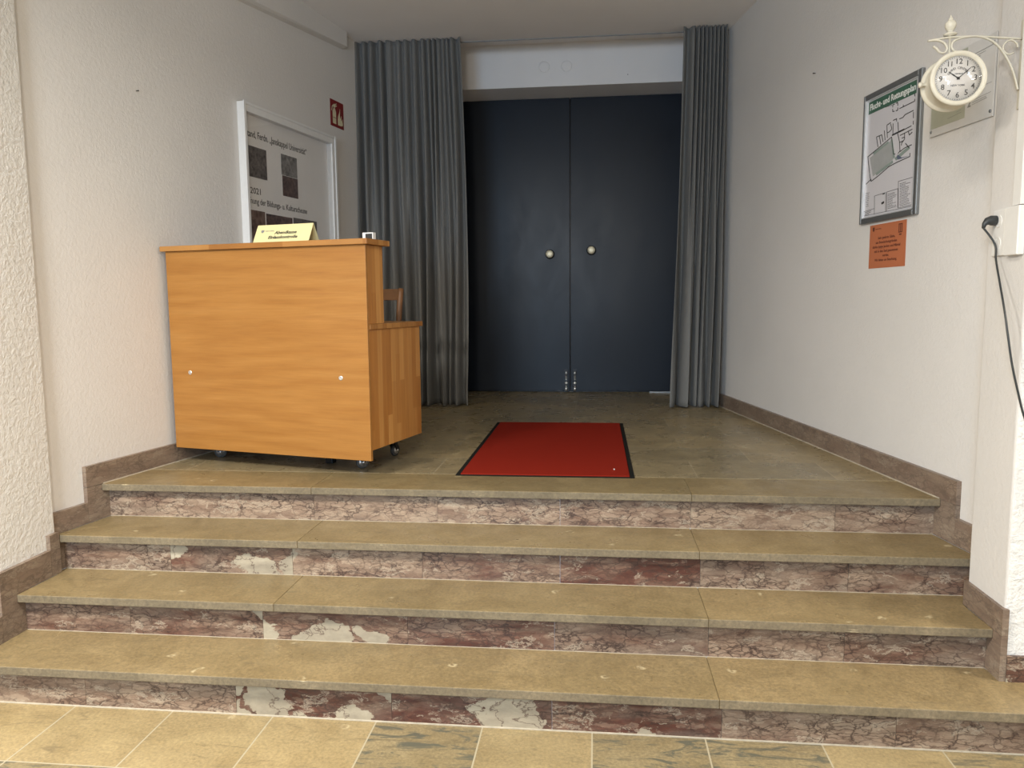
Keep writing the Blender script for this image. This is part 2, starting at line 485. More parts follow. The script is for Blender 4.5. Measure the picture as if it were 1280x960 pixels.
def setslab(me, faces_vals, default=(.2, 0, .3)):
    at = me.color_attributes.new('slab', 'FLOAT_COLOR', 'CORNER')
    for p in me.polygons:
        v = faces_vals.get(p.index, default) if isinstance(faces_vals, dict) else faces_vals
        for li in p.loop_indices: at.data[li].color = (v[0], v[1], v[2], 1)

# ------------------------------------------------------------------ plan of the place
AL, AR = R(10), R(9.5)
dL = Vector((math.sin(AL), math.cos(AL), 0)); nL = Vector((dL.y, -dL.x, 0))      # nL points into the room
dR = Vector((-math.sin(AR), math.cos(AR), 0)); nR = Vector((dR.y, dR.x * -1, 0))  # nR points out of the room
oL = Vector((-2.25, .74, 0)) - nL * .02
oR = Vector((1.40, .74, 0)) + nR * .02
def Lp(s, off=0): v = oL + dL * s + nL * off; return (v.x, v.y)
def Rp(s, off=0): v = oR + dR * s - nR * off; return (v.x, v.y)
SILL = RS * 2
CZ = 3.40
# side walls of the niche (solid slabs)
bm = bmesh.new()
prism(bm, [Lp(-.262), Lp(3.62), Lp(3.62, -.25), (-2.62, .48)], 0.0, 3.75, 'z')
struct('wall_left', bm, 'wall')
bm = bmesh.new()
prism(bm, [Rp(-.297), Rp(3.62), Rp(3.62, -.25), (1.75, .45)], 0.0, 3.75, 'z')
struct('wall_right', bm, 'wall')
# blocks either side of the steps, in rough stucco
bm = bmesh.new(); box(bm, -5.0, -2.288, .06, .482, 0, 3.75)
struct('wall_front_left', bm, 'stucco', bevel=.006, seg=3)
bm = bmesh.new(); fs = box(bm, 1.375, 5.0, .179, .445, 0, 3.75); fs[0].material_index = 1
struct('wall_front_right', bm, ['stucco', 'wall'], bevel=.012, seg=4)
# back wall with the door opening
bm = bmesh.new()
box(bm, -2.1, -1.25, 3.97, 4.5, LZ - .2, 3.75)
box(bm, .80, 1.25, 3.97, 4.5, LZ - .2, 3.75)
box(bm, -1.25, .80, 3.97, 4.5, 3.177, 3.75)
struct('wall_back', bm, 'lintel')
# ceilings
bm = bmesh.new(); prism(bm, [(-2.7, .0), (1.9, .0), (1.5, 3.50), (-2.2, 3.50)], CZ, 3.75, 'z')
struct('ceiling', bm, 'ceil')
bm = bmesh.new(); prism(bm, [(-2.2, 3.505), (1.5, 3.505), (1.3, 3.97), (-2.1, 3.97)], 3.515, 3.75, 'z')
struct('ceiling_rear', bm, 'ceil')
LCZ = 3.40
bm = bmesh.new(); box(bm, -5.0, 5.0, -6.5, .0, LCZ, 3.5)
struct('ceiling_lobby', bm, 'plainwall')
# lobby shell behind the camera
bm = bmesh.new(); box(bm, -5.2, -5.0, -6.7, .06, 0, 3.5); struct('wall_lobby_left', bm, 'plainwall')
bm = bmesh.new(); box(bm, 5.0, 5.2, -6.7, .17, 0, 3.5); struct('wall_lobby_right', bm, 'plainwall')
bm = bmesh.new()
box(bm, -5.0, -2.4, -6.7, -6.5, 0, 3.5); box(bm, -.8, 5.0, -6.7, -6.5, 0, 3.5)
box(bm, -2.4, -.8, -6.7, -6.5, 0, .9); box(bm, -2.4, -.8, -6.7, -6.5, 2.6, 3.5)
struct('wall_lobby_rear', bm, 'plainwall')
bm = bmesh.new()
for x in (-2.4, -1.64, -.88): box(bm, x, x + .08, -6.64, -6.56, .9, 2.6)
box(bm, -2.4, -.8, -6.64, -6.56, .9, .98); box(bm, -2.4, -.8, -6.64, -6.56, 2.52, 2.6)
struct('window_1', bm, 'white')
# floors
bm = bmesh.new(); box(bm, -5.0, 5.0, -6.5, -.0, -.1, 0)
struct('floor', bm, 'lower')
bm = bmesh.new(); prism(bm, [(-2.245, 1.052), (1.345, 1.052), (.87, 3.97), (.80, 3.97), (.80, 4.45), (-1.25, 4.45), (-1.25, 3.97), (-1.67, 3.97)], LZ - .1, LZ, 'z')
struct('floor_landing', bm, 'landing')

# ------------------------------------------------------------------ staircase
stair = empty('staircase', (0, 0, 0), 0, 'four wide limestone steps with red veined marble risers leading up to the landing', 'stairs')
JX = .405
treads = {4: [-2.25, -1.255, JX, 1.395], 3: [-2.268, -1.22, JX, 1.40], 2: [-2.27, -1.215, JX, 1.362], 1: [-5.0, -3.2, JX, 2.6, 5.0]}
tone = {4: [.5, .35, .6], 3: [.5, .55, .75], 2: [.6, .5, .85], 1: [.5, .65, .85, .6]}
for i in (1, 2, 3, 4):
    y0 = (i - 1) * TR - NOSE
    y1 = i * TR + .004 if i < 4 else 1.05
    z1 = i * RS; z0 = z1 - .032
    bm = bmesh.new(); vals = {}; X = treads[i]
    for k in range(len(X) - 1):
        a = X[k] + (.0004 if k else 0); b = X[k + 1] - (.0004 if k < len(X) - 2 else 0)
        if i == 1:
            yb = .172 if a > 2.5 else y1
            yb = .055 if b < -2.5 else yb
        else: yb = y1
        if i == 4: yb = 1.05
        n0 = len(bm.faces)
        if i == 1 and k == 1:
            prism(bm, [(a, y0), (b, y0), (b, yb), (-2.28, yb), (-2.28, .055), (a, .055)], z0, z1, 'z')
        elif i == 1 and k == 2:
            prism(bm, [(a, y0), (b, y0), (b, .172), (1.37, .172), (1.362, yb), (a, yb)], z0, z1, 'z')
        elif i == 2 and k == 0:
            prism(bm, [(-2.27, y0), (b, y0), (b, yb), (-2.285, yb), (-2.294, .484), (-2.27, .484)], z0, z1, 'z')
        elif i == 2 and k == 2:
            prism(bm, [(a, y0), (1.362, y0), (1.362, .447), (1.443, .447), (1.431, yb), (a, yb)], z0, z1, 'z')
        elif i == 3 and k == 0:
            prism(bm, [(-2.292, y0), (b, y0), (b, yb), (-2.240, yb)], z0, z1, 'z')
        elif i == 3 and k == 2:
            prism(bm, [(a, y0), (1.440, y0), (1.390, yb), (a, yb)], z0, z1, 'z')
        elif i == 4 and k == 0:
            prism(bm, [(-2.248, y0), (b, y0), (b, yb), (-2.195, yb)], z0, z1, 'z')
        elif i == 4 and k == 2:
            prism(bm, [(a, y0), (1.398, y0), (1.348, yb), (a, yb)], z0, z1, 'z')
        else: box(bm, a, b, y0, yb, z0, z1)
        bm.faces.ensure_lookup_table()
        for q in range(n0, len(bm.faces)): vals[q] = (tone[i][k], 0, (i * 7 + k * 3) % 19 / 19)
    bm.normal_update()
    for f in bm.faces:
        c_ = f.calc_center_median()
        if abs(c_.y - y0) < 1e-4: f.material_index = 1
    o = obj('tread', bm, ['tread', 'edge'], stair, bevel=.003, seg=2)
    setslab(o.data, vals)
# riser slabs: joints and (redness, white patch, seed)
RJ = {4: ([-2.243, -1.26, -.694, -.152, .406, 1.0, 1.395], [(.12, .1, .11), (.0, .1, .52), (.12, .15, .23), (.30, .3, .31), (.02, .2, .77), (.0, .55, .64)]),
      3: ([-2.285, -1.80, -1.26, -.706, -.14, .414, .976, 1.433], [(.25, .86, .05), (.45, 1.0, .44), (.15, .6, .93), (.35, .4, .17), (.85, .4, .72), (.30, .5, .36), (.30, .45, .61)]),
      2: ([-2.27, -1.826, -1.279, -.706, -.149, .411, .886, 1.362], [(.45, .5, .83), (.50, .75, .12), (.60, .97, .57), (.75, .5, .28), (.55, .5, .66), (.10, .1, .41), (.38, .1, .90)]),
      1: ([-5.0, -3.5, -2.42, -1.842, -1.268, -.702, -.144, .42, .972, 1.53, 2.6, 5.0], [(.1, .1, .3), (.1, .1, .6), (.15, .1, .2), (.12, .15, .75), (1.0, 1.03, .36), (.95, .6, .55), (.95, .75, .15), (.10, .2, .48), (.14, .1, .84), (.1, .1, .1), (.1, .1, .7)])}
for i in (1, 2, 3, 4):
    bm = bmesh.new(); vals = {}; X, V = RJ[i]
    y0 = (i - 1) * TR; z0 = (i - 1) * RS; z1 = i * RS - .032
    if i == 1: z0 = 0
    for k in range(len(X) - 1):
        n0 = len(bm.faces)
        box(bm, X[k] + .0006, X[k + 1] - .0006, y0, y0 + .018, z0, z1)
        bm.faces.ensure_lookup_table()
        for q in range(n0, len(bm.faces)): vals[q] = V[k]
    o = obj('riser', bm, 'marble', stair)
    setslab(o.data, vals)
    bm = bmesh.new()   # pale mortar line at the foot of the riser
    box(bm, X[0] + .002, X[-1] - .002, y0 - (.004 if i == 1 else .002), y0, z0, z0 + (.004 if i == 1 else .0012))
    o = obj('mortar_joint', bm, 'grout', stair); o['label'] = 'pale mortar joint at the foot of the riser'

# ------------------------------------------------------------------ stone skirtings
def skirt(name, polys, frame, off0, off1, vals, mat='stringer'):
    """polys: list of (s,z) polygons in a wall frame (origin o, direction d, inward normal n)"""
    o_, d_, n_ = frame
    bm = bmesh.new(); vv = {}
    for poly, val in zip(polys, vals):
        n0 = len(bm.faces)
        A = [bm.verts.new(o_ + d_ * s + n_ * off0 + Vector((0, 0, z))) for s, z in poly]
        B = [bm.verts.new(o_ + d_ * s + n_ * off1 + Vector((0, 0, z))) for s, z in poly]
        bm.faces.new(A); bm.faces.new(B[::-1])
        for i in range(len(poly)): bm.faces.new((A[i], A[(i + 1) % len(poly)], B[(i + 1) % len(poly)], B[i]))
        bm.faces.ensure_lookup_table()
        for q in range(n0, len(bm.faces)): vv[q] = val
    ob = struct(name, bm, mat)
    setslab(ob.data, vv)
    return ob
G = .0008
T = .735
fl = (oL, dL, nL)
sy = lambda y: (y - oL.y) / dL.y
skirt('baseboard_left', [
    [(2.9, LZ), (3.28, LZ), (3.28, T), (2.9, T)],
    [(1.52 + G, LZ), (2.9 - G, LZ), (2.9 - G, T), (1.52 + G, T)],
    [(.52 + G, LZ), (1.52 - G, LZ), (1.52 - G, T), (.52 + G, T)],
    [(sy(.672), LZ + G), (.06, LZ + G), (.06, LZ), (.52 - G, LZ), (.52 - G, T), (sy(.672), T)],
    [(sy(.672), .48), (sy(.795), .48), (.055, LZ - G), (sy(.672), LZ - G)],
    [(sy(.484), .48), (sy(.672) - G, .48), (sy(.672) - G, .572), (sy(.484), .572)],
    [(sy(.484), .32), (sy(.56), .32), (sy(.56), .48 - G), (sy(.484), .48 - G)]],
    fl, 0, .02, [(.1, 0, .2), (.1, 0, .9), (.15, 0, .5), (.1, 0, .1), (.05, 0, .7), (.3, 0, .35), (.1, 0, .3)])
fp = (Vector((-2.288, 0, 0)), Vector((0, 1, 0)), Vector((1, 0, 0)))
skirt('baseboard_front_left', [
    [(.425, .32), (.482, .32), (.482, .495), (.425, .495)],
    [(.142, .32), (.425 - G, .32), (.425 - G, .432), (.142, .432)],
    [(.142, .16), (.30, .16), (.30, .32 - G), (.142, .32 - G)],
    [(.06, .16), (.142 - G, .16), (.142 - G, .265), (.06, .265)]],
    fp, 0, .018, [(.1, 0, .6), (.2, 0, .25), (.1, 0, .8), (.1, 0, .45)])
fr_ = (oR, dR, -nR)
sr = lambda y: (y - oR.y) / dR.y
skirt('baseboard_right', [
    [(1.72 + G, LZ), (3.28, LZ), (3.28, T), (1.72 + G, T)],
    [(.66 + G, LZ), (1.72 - G, LZ), (1.72 - G, T), (.66 + G, T)],
    [(sr(.66), LZ), (.66 - G, LZ), (.66 - G, T), (sr(.66), T)],
    [(sr(.66), .48), (sr(.795), .48), (.055, LZ - G), (sr(.66), LZ - G)],
    [(sr(.43), .48), (sr(.66) - G, .48), (sr(.66) - G, .585), (sr(.43), .585)],
    [(sr(.43), .32), (sr(.56), .32), (sr(.56), .48 - G), (sr(.43), .48 - G)]],
    fr_, 0, .02, [(.15, 0, .4), (.1, 0, .15), (.45, 0, .62), (.1, 0, .8), (.05, 0, .33), (.0, 0, .5)])
fq = (Vector((1.375, 0, 0)), Vector((0, 1, 0)), Vector((-1, 0, 0)))
skirt('baseboard_front_right', [
    [(.168, .32), (.445, .32), (.445, .412), (.168, .412)],
    [(.168, .16), (.30, .16), (.30, .32 - G), (.168, .32 - G)]],
    fq, -.008, .013, [(.3, 0, .55), (.08, 0, .95)])
bm = bmesh.new(); box(bm, 1.384, 2.2, .165, .179, .16, .25); box(bm, 2.2 + G, 3.0, .165, .179, .16, .25); box(bm, 3.0 + G, 5.0, .165, .179, .16, .25)
o = struct('baseboard_front_wall', bm, 'marble'); setslab(o.data, (.75, 1.0, .37))
bm = bmesh.new(); box(bm, -5.0, -2.272, .046, .06, .16, .25)
o = struct('baseboard_front_wall_left', bm, 'marble'); setslab(o.data, (.75, .8, .11))
# pale grout line between landing floor and skirting
bm = bmesh.new()
prism(bm, [Rp(.02, .020), Rp(3.28, .020), Rp(3.28, .025), Rp(.02, .025)], LZ, LZ + .003, 'z')
prism(bm, [Lp(.02, .020), Lp(3.28, .020), Lp(3.28, .025), Lp(.02, .025)], LZ, LZ + .003, 'z')
struct('trim_1', bm, 'grout')

# coving box along the left wall: its lower edge rises towards the back
bm = bmesh.new()
def Lq(s, off, z): v = oL + dL * s + nL * off; return bm.verts.new((v.x, v.y, z))
s0, s1 = -.2, 2.47
za, zb = 3.075, 3.285
A = [Lq(s0, 0, za), Lq(s0, .045, za + .03), Lq(s0, .045, CZ), Lq(s0, 0, CZ)]
B = [Lq(s1, 0, zb), Lq(s1, .045, zb + .012), Lq(s1, .045, CZ), Lq(s1, 0, CZ)]
bm.faces.new(A); bm.faces.new(B[::-1])
for i in range(4): bm.faces.new((A[i], A[(i + 1) % 4], B[(i + 1) % 4], B[i]))
struct('trim_2', bm, 'wall')

# ------------------------------------------------------------------ doors
def door(name, x0, x1, knob_x, knob_z, bolt_x):
    bm = bmesh.new(); box(bm, x0, x1, 4.33, 4.372, .652, 3.174)
    d = struct(name, bm, 'door', bevel=.003)
    bm = bmesh.new()
    K = Matrix.Translation((knob_x, 4.33, knob_z)) @ RX90
    lathe(bm, [(0, 0), (.041, 0), (.041, .004), (.037, .008), (.014, .009)], 32, K)
    ro = obj('knob_rosette', bm, 'blackmetal', d)
    bm = bmesh.new()
    lathe(bm, [(.012, .006), (.012, .028), (.026, .034), (.033, .045), (.033, .056), (.027, .064), (.012, .067), (0, .067)], 32, K)
    obj('door_knob', bm, 'brass', d)
    bm = bmesh.new()
    box(bm, bolt_x - .016, bolt_x + .016, 4.322, 4.33, .672, .845)
    for z in (.70, .735, .79, .815): box(bm, bolt_x - .013, bolt_x + .013, 4.302, 4.322, z, z + .016)
    b = obj('floor_bolt', bm, 'blackmetal', d, bevel=.001)
    bm = bmesh.new()
    lathe(bm, [(0, .655), (.012, .655), (.012, .685), (.007, .687), (.007, .80), (.010, .802), (.010, .825), (0, .828)], 16, Matrix.Translation((bolt_x, 4.309, 0)))
    for sx in (-.011, .011): lathe(bm, [(.004, 0), (.004, .004), (0, .0045)], 8, Matrix.Translation((bolt_x + sx, 4.302, .725)) @ RX90)
    o = obj('bolt_rod', bm, 'chrome', b); o['label'] = 'chrome rod of the bolt'
    return d
door('door_1', -1.25, -.2265, -.400, 1.855, -.258)
door('door_2', -.2185, .80, -.039, 1.883, -.182)
bm = bmesh.new(); box(bm, -1.25, .80, 4.374, 4.45, LZ, 3.177)
struct('trim_3', bm, 'blackmetal')
bm = bmesh.new(); box(bm, .47, .80, 4.30, 4.326, LZ, LZ + .012)
o = obj('threshold_strip', bm, 'alu'); tag(o, 'thin grey metal strip on the floor at the right foot of the dark doors', 'threshold strip')

# round covers above the door
for x, z, lab in ((-.420, 3.332, 'left one of the two round white cover caps above the dark doors'), (-.239, 3.331, 'right one of the two round white cover caps above the dark doors')):
    bm = bmesh.new()
    lathe(bm, [(0, .006), (.035, .006), (.042, .0045), (.045, 0), (0, 0)], 32, Matrix.Translation((0, 0, 0)) @ RX90)
    o = obj('cover_cap', bm, 'lintel', loc=(x, 3.9715, z)); tag(o, lab, 'wall cap', 'round caps above the doors')
# tiny wall fixings
def nail(pos, rz, lab, L=.012):
    bm = bmesh.new()
    lathe(bm, [(0, 0), (.002, 0), (.002, L), (.0035, L), (.0035, L + .002), (0, L + .002)], 10, RX90)
    o = obj('wall_nail', bm, 'blackmetal', loc=pos, rz=rz); tag(o, lab, 'nail')
v = oL + dL * .398; nail((v.x, v.y, 2.476), R(80), 'small nail high on the bare left wall above the counter')
v = oR - dR * -1.343; nail((v.x, v.y, 2.685), R(-80.5), 'small nail high on the right wall, above and left of the escape plan')
nail((.25, 3.97, 3.245), 0, 'tiny nail in the white wall above the right dark door', .006)

# ------------------------------------------------------------------ curtains
def curtain(name, lab, tops, bots, ncol, ftop, fbot, amp, yy, z1=3.398, z0=.652, bow=0):
    """pleats at the heading (ftop) run into fewer, wider folds at the hem (fbot)"""
    bm = bmesh.new(); NV = 60; V = []
    def wave(fp_, u, v, seed):
        for i in range(len(fp_) - 1):
            if u <= fp_[i + 1]:
                w = fp_[i + 1] - fp_[i]
                t = (u - fp_[i]) / w
                k = ((i * 7919 + seed * 31) % 13) / 13
                a = min(1, .30 + w * 8) * (.55 + .65 * k)
                c = math.cos(2 * PI * (t + .16 * (k - .5) * math.sin(PI * t)))
                return a * math.copysign(abs(c) ** .7, c)
        return 0
    for j in range(NV + 1):
        v = j / NV
        row = []
        q = min(1, max(0, (v - .12) / .6)); q = q * q * (3 - 2 * q)
        for i in range(ncol + 1):
            u = i / ncol
            s = v ** 1.15
            x = (tops[0] * (1 - s) + bots[0] * s) * (1 - u) + (tops[1] * (1 - s) + bots[1] * s) * u
            x += bow * math.sin(PI * min(1, v * 1.05)) * u ** 3
            us = u + .012 * math.sin(v * 4 + u * 17) * v
            us = min(1, max(0, us))
            w = wave(ftop, us, v, 1) * (1 - q) + wave(fbot, us, v, 5) * q
            grow = .50 + .60 * min(1, v * 2.0)
            x += .010 * v * math.sin(u * 29 + v * 5)
            y = yy - w * amp * grow * .5 + .012 * v * math.sin(8 * u + 4 * v)
            row.append(bm.verts.new((x, y, z1 + (z0 - z1) * v)))
        V.append(row)
    for j in range(NV):
        for i in range(ncol):
            f = bm.faces.new((V[j][i], V[j][i + 1], V[j + 1][i + 1], V[j + 1][i])); f.smooth = True
    o = obj(name, bm, 'curtain')
    sm = o.modifiers.new('solid', 'SOLIDIFY'); sm.thickness = .004; sm.offset = 0
    tag(o, lab, 'curtain', 'grey curtains framing the doors')
    return o
curtain('curtain', 'wide grey floor-length curtain left of the dark doors, behind the counter', (-1.81, -1.003), (-1.80, -.985), 420,
        [0, .085, .15, .245, .315, .41, .475, .56, .645, .70, .745, .79, .83, .87, .91, 1.0],
        [0, .10, .22, .33, .43, .56, .64, .76, .83, .90, 1.0], .135, 3.40, bow=.03)
curtain('curtain', 'narrow grey floor-length curtain right of the dark doors, against the right wall', (.622, .930), (.560, .905), 260,
        [0, .24, .36, .45, .54, .63, .72, .81, .90, 1.0],
        [0, .34, .52, .66, .84, 1.0], .13, 3.400)
bm = bmesh.new(); box(bm, -1.82, .955, 3.488, 3.499, CZ - .006, CZ)
o = obj('curtain_rail', bm, 'alu'); tag(o, 'thin curtain track running along the ceiling in front of the doors', 'curtain rail')

# ------------------------------------------------------------------ red door mat
mat = empty('door_mat', (-.237, 1.81, LZ), 0, 'red entrance mat with black rubber edge lying on the landing before the doors', 'mat')
bm = bmesh.new(); hw, hd = .418, .785
for a in ((-hw, -hw + .022, -hd, hd), (hw - .022, hw, -hd, hd), (-hw + .022, hw - .022, -hd, -hd + .014), (-hw + .022, hw - .022, hd - .014, hd)): box(bm, *a, 0, .004)
obj('rubber_border', bm, 'rubber', mat, bevel=.0015)
bm = bmesh.new(); box(bm, -hw + .022, hw - .022, -hd + .014, hd - .014, 0, .008)
obj('pile', bm, 'pile', mat, bevel=.003)
bm = bmesh.new()
bmesh.ops.create_icosphere(bm, subdivisions=1, radius=.004)
o = obj('paper_scrap', bm, 'white', loc=(.09, 1.16, LZ + .0115)); tag(o, 'tiny white scrap lying near the front right corner of the red mat', 'scrap')

# ------------------------------------------------------------------ counter desk
DA = R(-14)
desk = empty('reception_counter', (-1.035, .946, LZ), DA, 'beech ticket counter on castors with raised front and lower worktop behind', 'counter')
W = 1.150
zz = lambda z: z - LZ
bm = bmesh.new(); box(bm, -W, 0, 0, .017, zz(.720), zz(1.716)); obj('front_panel', bm, 'veneer', desk, bevel=.001)
for x in (-.022, -W + .004):
    bm = bmesh.new(); box(bm, x, x + .018, .0185, .525, zz(.766), zz(1.330)); obj('side_panel', bm, 'staves', desk, bevel=.0015)
    bm = bmesh.new(); box(bm, x, x + .018, .0185, .160, zz(1.3555), zz(1.716)); obj('upper_side_panel', bm, 'staves', desk, bevel=.0015)
bm = bmesh.new(); box(bm, -W - .003, .004, .0185, .548, zz(1.330), zz(1.355)); obj('worktop', bm, 'staves_x', desk, bevel=.002)
bm = bmesh.new(); box(bm, -W - .018, .020, -.020, .190, zz(1.7165), zz(1.742)); obj('counter_top', bm, 'staves_x', desk, bevel=.002)
bm = bmesh.new(); box(bm, -W + .022, -.022, .019, .520, zz(.766), zz(.786)); box(bm, -W + .022, -.022, .03, .46, zz(1.02), zz(1.038))
box(bm, -W + .022, -.022, .145, .160, zz(1.3555), zz(1.50)); obj('shelf', bm, 'staves_x', desk)
for x, z in ((-1.034, 1.110), (-.150, 1.105)):
    bm = bmesh.new(); lathe(bm, [(.011, 0), (.011, .0015), (.009, .003), (.004, .0025), (0, .001)], 20, Matrix.Translation((x, 0, zz(z))) @ RX90)
    o = obj('screw', bm, 'chrome', desk); o['label'] = 'chrome screw head on the front panel'
def caster(x, y, sw):
    bm = bmesh.new()
    Mx = Matrix.Translation((x, y, 0)) @ Matrix.Rotation(sw, 4, 'Z')
    box(bm, -.03, .03, -.03, .03, .118, .1245, M4=Mx)
    lathe(bm, [(.014, .118), (.016, .100), (.012, .085), (0, .085)], 16, Mx)
    for s in (-1, 1):   # fork cheeks
        prof = [(-.014, .094), (.014, .094), (.040, .034), (.028, .024), (.016, .030)]
        A = [bm.verts.new(Mx @ Vector((px, s * .016, pz))) for px, pz in prof]
        B = [bm.verts.new(Mx @ Vector((px, s * .0185, pz))) for px, pz in prof]
        bm.faces.new(A); bm.faces.new(B[::-1])
        for i in range(5): bm.faces.new((A[i], A[(i + 1) % 5], B[(i + 1) % 5], B[i]))
    c = obj('caster', bm, 'blackmetal', desk)
    bm = bmesh.new()
    K = Mx @ Matrix.Translation((.026, 0, .032)) @ RX90
    lathe(bm, [(.015, -.010), (.028, -.011), (.032, -.007), (.032, .007), (.028, .011), (.015, .010)], 28, K)
    obj('wheel', bm, 'wheelgrey', c)
    bm = bmesh.new()
    lathe(bm, [(0, -.0195), (.006, -.0195), (.008, -.011), (.021, -.0118), (.021, .0118), (.008, .011), (.006, .0195), (0, .0195)], 24, K)
    o = obj('hub_cap', bm, 'chrome', c); o['label'] = 'shiny metal hub'
for x, y, s in ((-1.045, .165, .5), (-.172, .155, .9), (-.155, .535 - .06, 1.5), (-1.02, .47, .2)): caster(x, y, s)
bm = bmesh.new(); box(bm, -.40, -.36, .22, .26, .0, .1255); obj('support_foot', bm, 'blackmetal', desk, bevel=.002)

# things on the counter top (local frame of the desk)
def on_desk(x, y, z):
    c, s = math.cos(DA), math.sin(DA)
    return (-1.035 + x * c - y * s, .946 + x * s + y * c, z)
card = empty('tent_card', on_desk(-.468, .015, 1.7425), DA, 'pale yellow folded name card standing on the counter, lettered Abendkasse Einlasskontrolle', 'sign')
bm = bmesh.new()
hw = .158; H = .085; dp = .045; th = .0012
prism(bm, [(-.0, 0), (th, 0), (dp + th / 2, H), (2 * dp, 0), (2 * dp + th, 0), (dp + th / 2, H + .002)], -hw, hw, 'x')
# lean as in the photo: the ridge sits behind the foot of the front leaf
obj('folded_card', bm, 'yellow', card)
tilt = math.atan2(dp, H)
bm = bmesh.new()
text_bm(bm, 'Abendkasse', .015, .046, 0, .0235, width=.125, align='CENTER', bold=.0006, shear=.15)
text_bm(bm, 'Einlasskontrolle', .005, .021, 0, .0225, width=.165, align='CENTER', bold=.0006, shear=.15)
Rt = Matrix.Translation((0, -.0009, 0)) @ Matrix.Rotation(-tilt, 4, 'X')
bmesh.ops.transform(bm, matrix=Rt, verts=bm.verts)
o = obj('lettering', bm, 'ink', card)
bm = bmesh.new()
# small crest: shield outline with a bar, and a line of tiny print beside it
prism(bm, [(-.128, .070), (-.111, .070), (-.111, .060), (-.1195, .053), (-.128, .060)], -.0003, .0003, 'y')
text_bm(bm, 'Stadtverwaltung', -.105, .062, 0, .008, width=.05)
bmesh.ops.transform(bm, matrix=Rt, verts=bm.verts)
obj('crest', bm, 'greyink', card)

bx = empty('small_box', on_desk(-.055, .145, 1.7425), DA, 'small white box with a dark front standing at the right end of the counter top', 'box')
bm = bmesh.new(); box(bm, -.045, .012, 0, .028, 0, .040); obj('box_body', bm, 'white', bx, bevel=.002)
bm = bmesh.new(); box(bm, -.027, .008, -.0015, 0, .006, .034); obj('dark_front', bm, 'ink', bx)

# ------------------------------------------------------------------ wooden chair behind the counter
chx = Vector((-1.41, 2.20, LZ))
chair = empty('chair', chx, R(-6), 'brown wooden chair with open backrest standing behind the ticket counter', 'chair')
hw = .205
for s in (-1, 1):
    bm = bmesh.new()
    tube(bm, [(s * (hw - .018), -.36, .003), (s * (hw - .018), -.36, .44)], .018, 4, 1, Vector((1, 1, 0)))
    obj('leg', bm, 'chairwood', chair)
    bm = bmesh.new()
    tube(bm, smoothpath([(s * (hw - .012), .04, .003), (s * (hw - .014), .0, .44), (s * (hw - .010), .02, .70), (s * (hw - .006), .06, .895)], 5), .019, 8, 1, Vector((1, 0, 0)))
    obj('back_post', bm, 'chairwood', chair)
bm = bmesh.new(); box(bm, -hw, hw, -.40, .0, .44, .462); obj('seat', bm, 'chairwood', chair, bevel=.008)
bm = bmesh.new(); box(bm, -hw + .02, hw - .02, -.37, -.35, .385, .44); box(bm, -hw + .02, hw - .02, -.02, -.002, .385, .44)
for s in (-1, 1): box(bm, s * (hw - .022) - .009, s * (hw - .022) + .009, -.35, -.02, .385, .44)
obj('seat_rail', bm, 'chairwood', chair)
bm = bmesh.new()
prism(bm, [(-hw + .02, .045), (0, .075), (hw - .02, .045), (hw - .02, .062), (0, .092), (-hw + .02, .062)], .825, .895, 'z')
obj('top_rail', bm, 'chairwood', chair, bevel=.003)
bm = bmesh.new()
prism(bm, [(-hw + .02, .018), (0, .045), (hw - .02, .018), (hw - .02, .033), (0, .06), (-hw + .02, .033)], .62, .66, 'z')
obj('lower_back_rail', bm, 'chairwood', chair, bevel=.003)
for s in (-1, 1):
    bm = bmesh.new(); tube(bm, [(s * (hw - .018), -.36, .18), (s * (hw - .014), .02, .18)], .011, 8)
    obj('stretcher', bm, 'chairwood', chair)

# ------------------------------------------------------------------ display case on the left wall
v = oL + dL * 1.185
case = empty('display_case', (v.x, v.y, 1.70), R(80), 'white framed glass notice case with handwriting and photos on the left wall', 'notice case')
CW, CH, CD = 1.065, .915, .045
bm = bmesh.new()
fwid = .052
box(bm, 0, fwid * .55, -CD, 0, 0, CH); box(bm, CW - fwid, CW, -CD, 0, 0, CH)
box(bm, fwid * .55, CW - fwid, -CD, 0, CH - fwid, CH); box(bm, fwid * .55, CW - fwid, -CD, 0, 0, fwid)
box(bm, -.004, .016, -CD - .006, -CD, -.004, CH + .004); box(bm, CW - .016, CW + .004, -CD - .006, -CD, -.004, CH + .004)
box(bm, .016, CW - .016, -CD - .004, -CD, CH - .014, CH + .002); box(bm, .016, CW - .016, -CD - .004, -CD, -.002, .014)
obj('frame', bm, 'white', case, bevel=.0015)
bm = bmesh.new(); box(bm, fwid * .55, CW - fwid, -.004, 0, fwid, CH - fwid); bd = obj('backing_board', bm, 'paper', case)
def LX(s): return s - 1.185
def LZc(z): return z - 1.70
bm = bmesh.new()
text_bm(bm, 'tand, Ferdn. „Janskappel Universität“', LX(1.268), LZc(2.438), -.0045, .058, width=.655, bold=.0003)
obj('handwriting', bm, 'pencil', case); bm = bmesh.new()
text_bm(bm, '2021', LX(1.272), LZc(2.108), -.0045, .052, width=.105, bold=.0003)
obj('handwriting', bm, 'pencil', case); bm = bmesh.new()
text_bm(bm, 'fnung der Bildungs- u. Kulturscheune', LX(1.262), LZc(2.048), -.0045, .052, width=.64, bold=.0003)
obj('handwriting', bm, 'pencil', case)
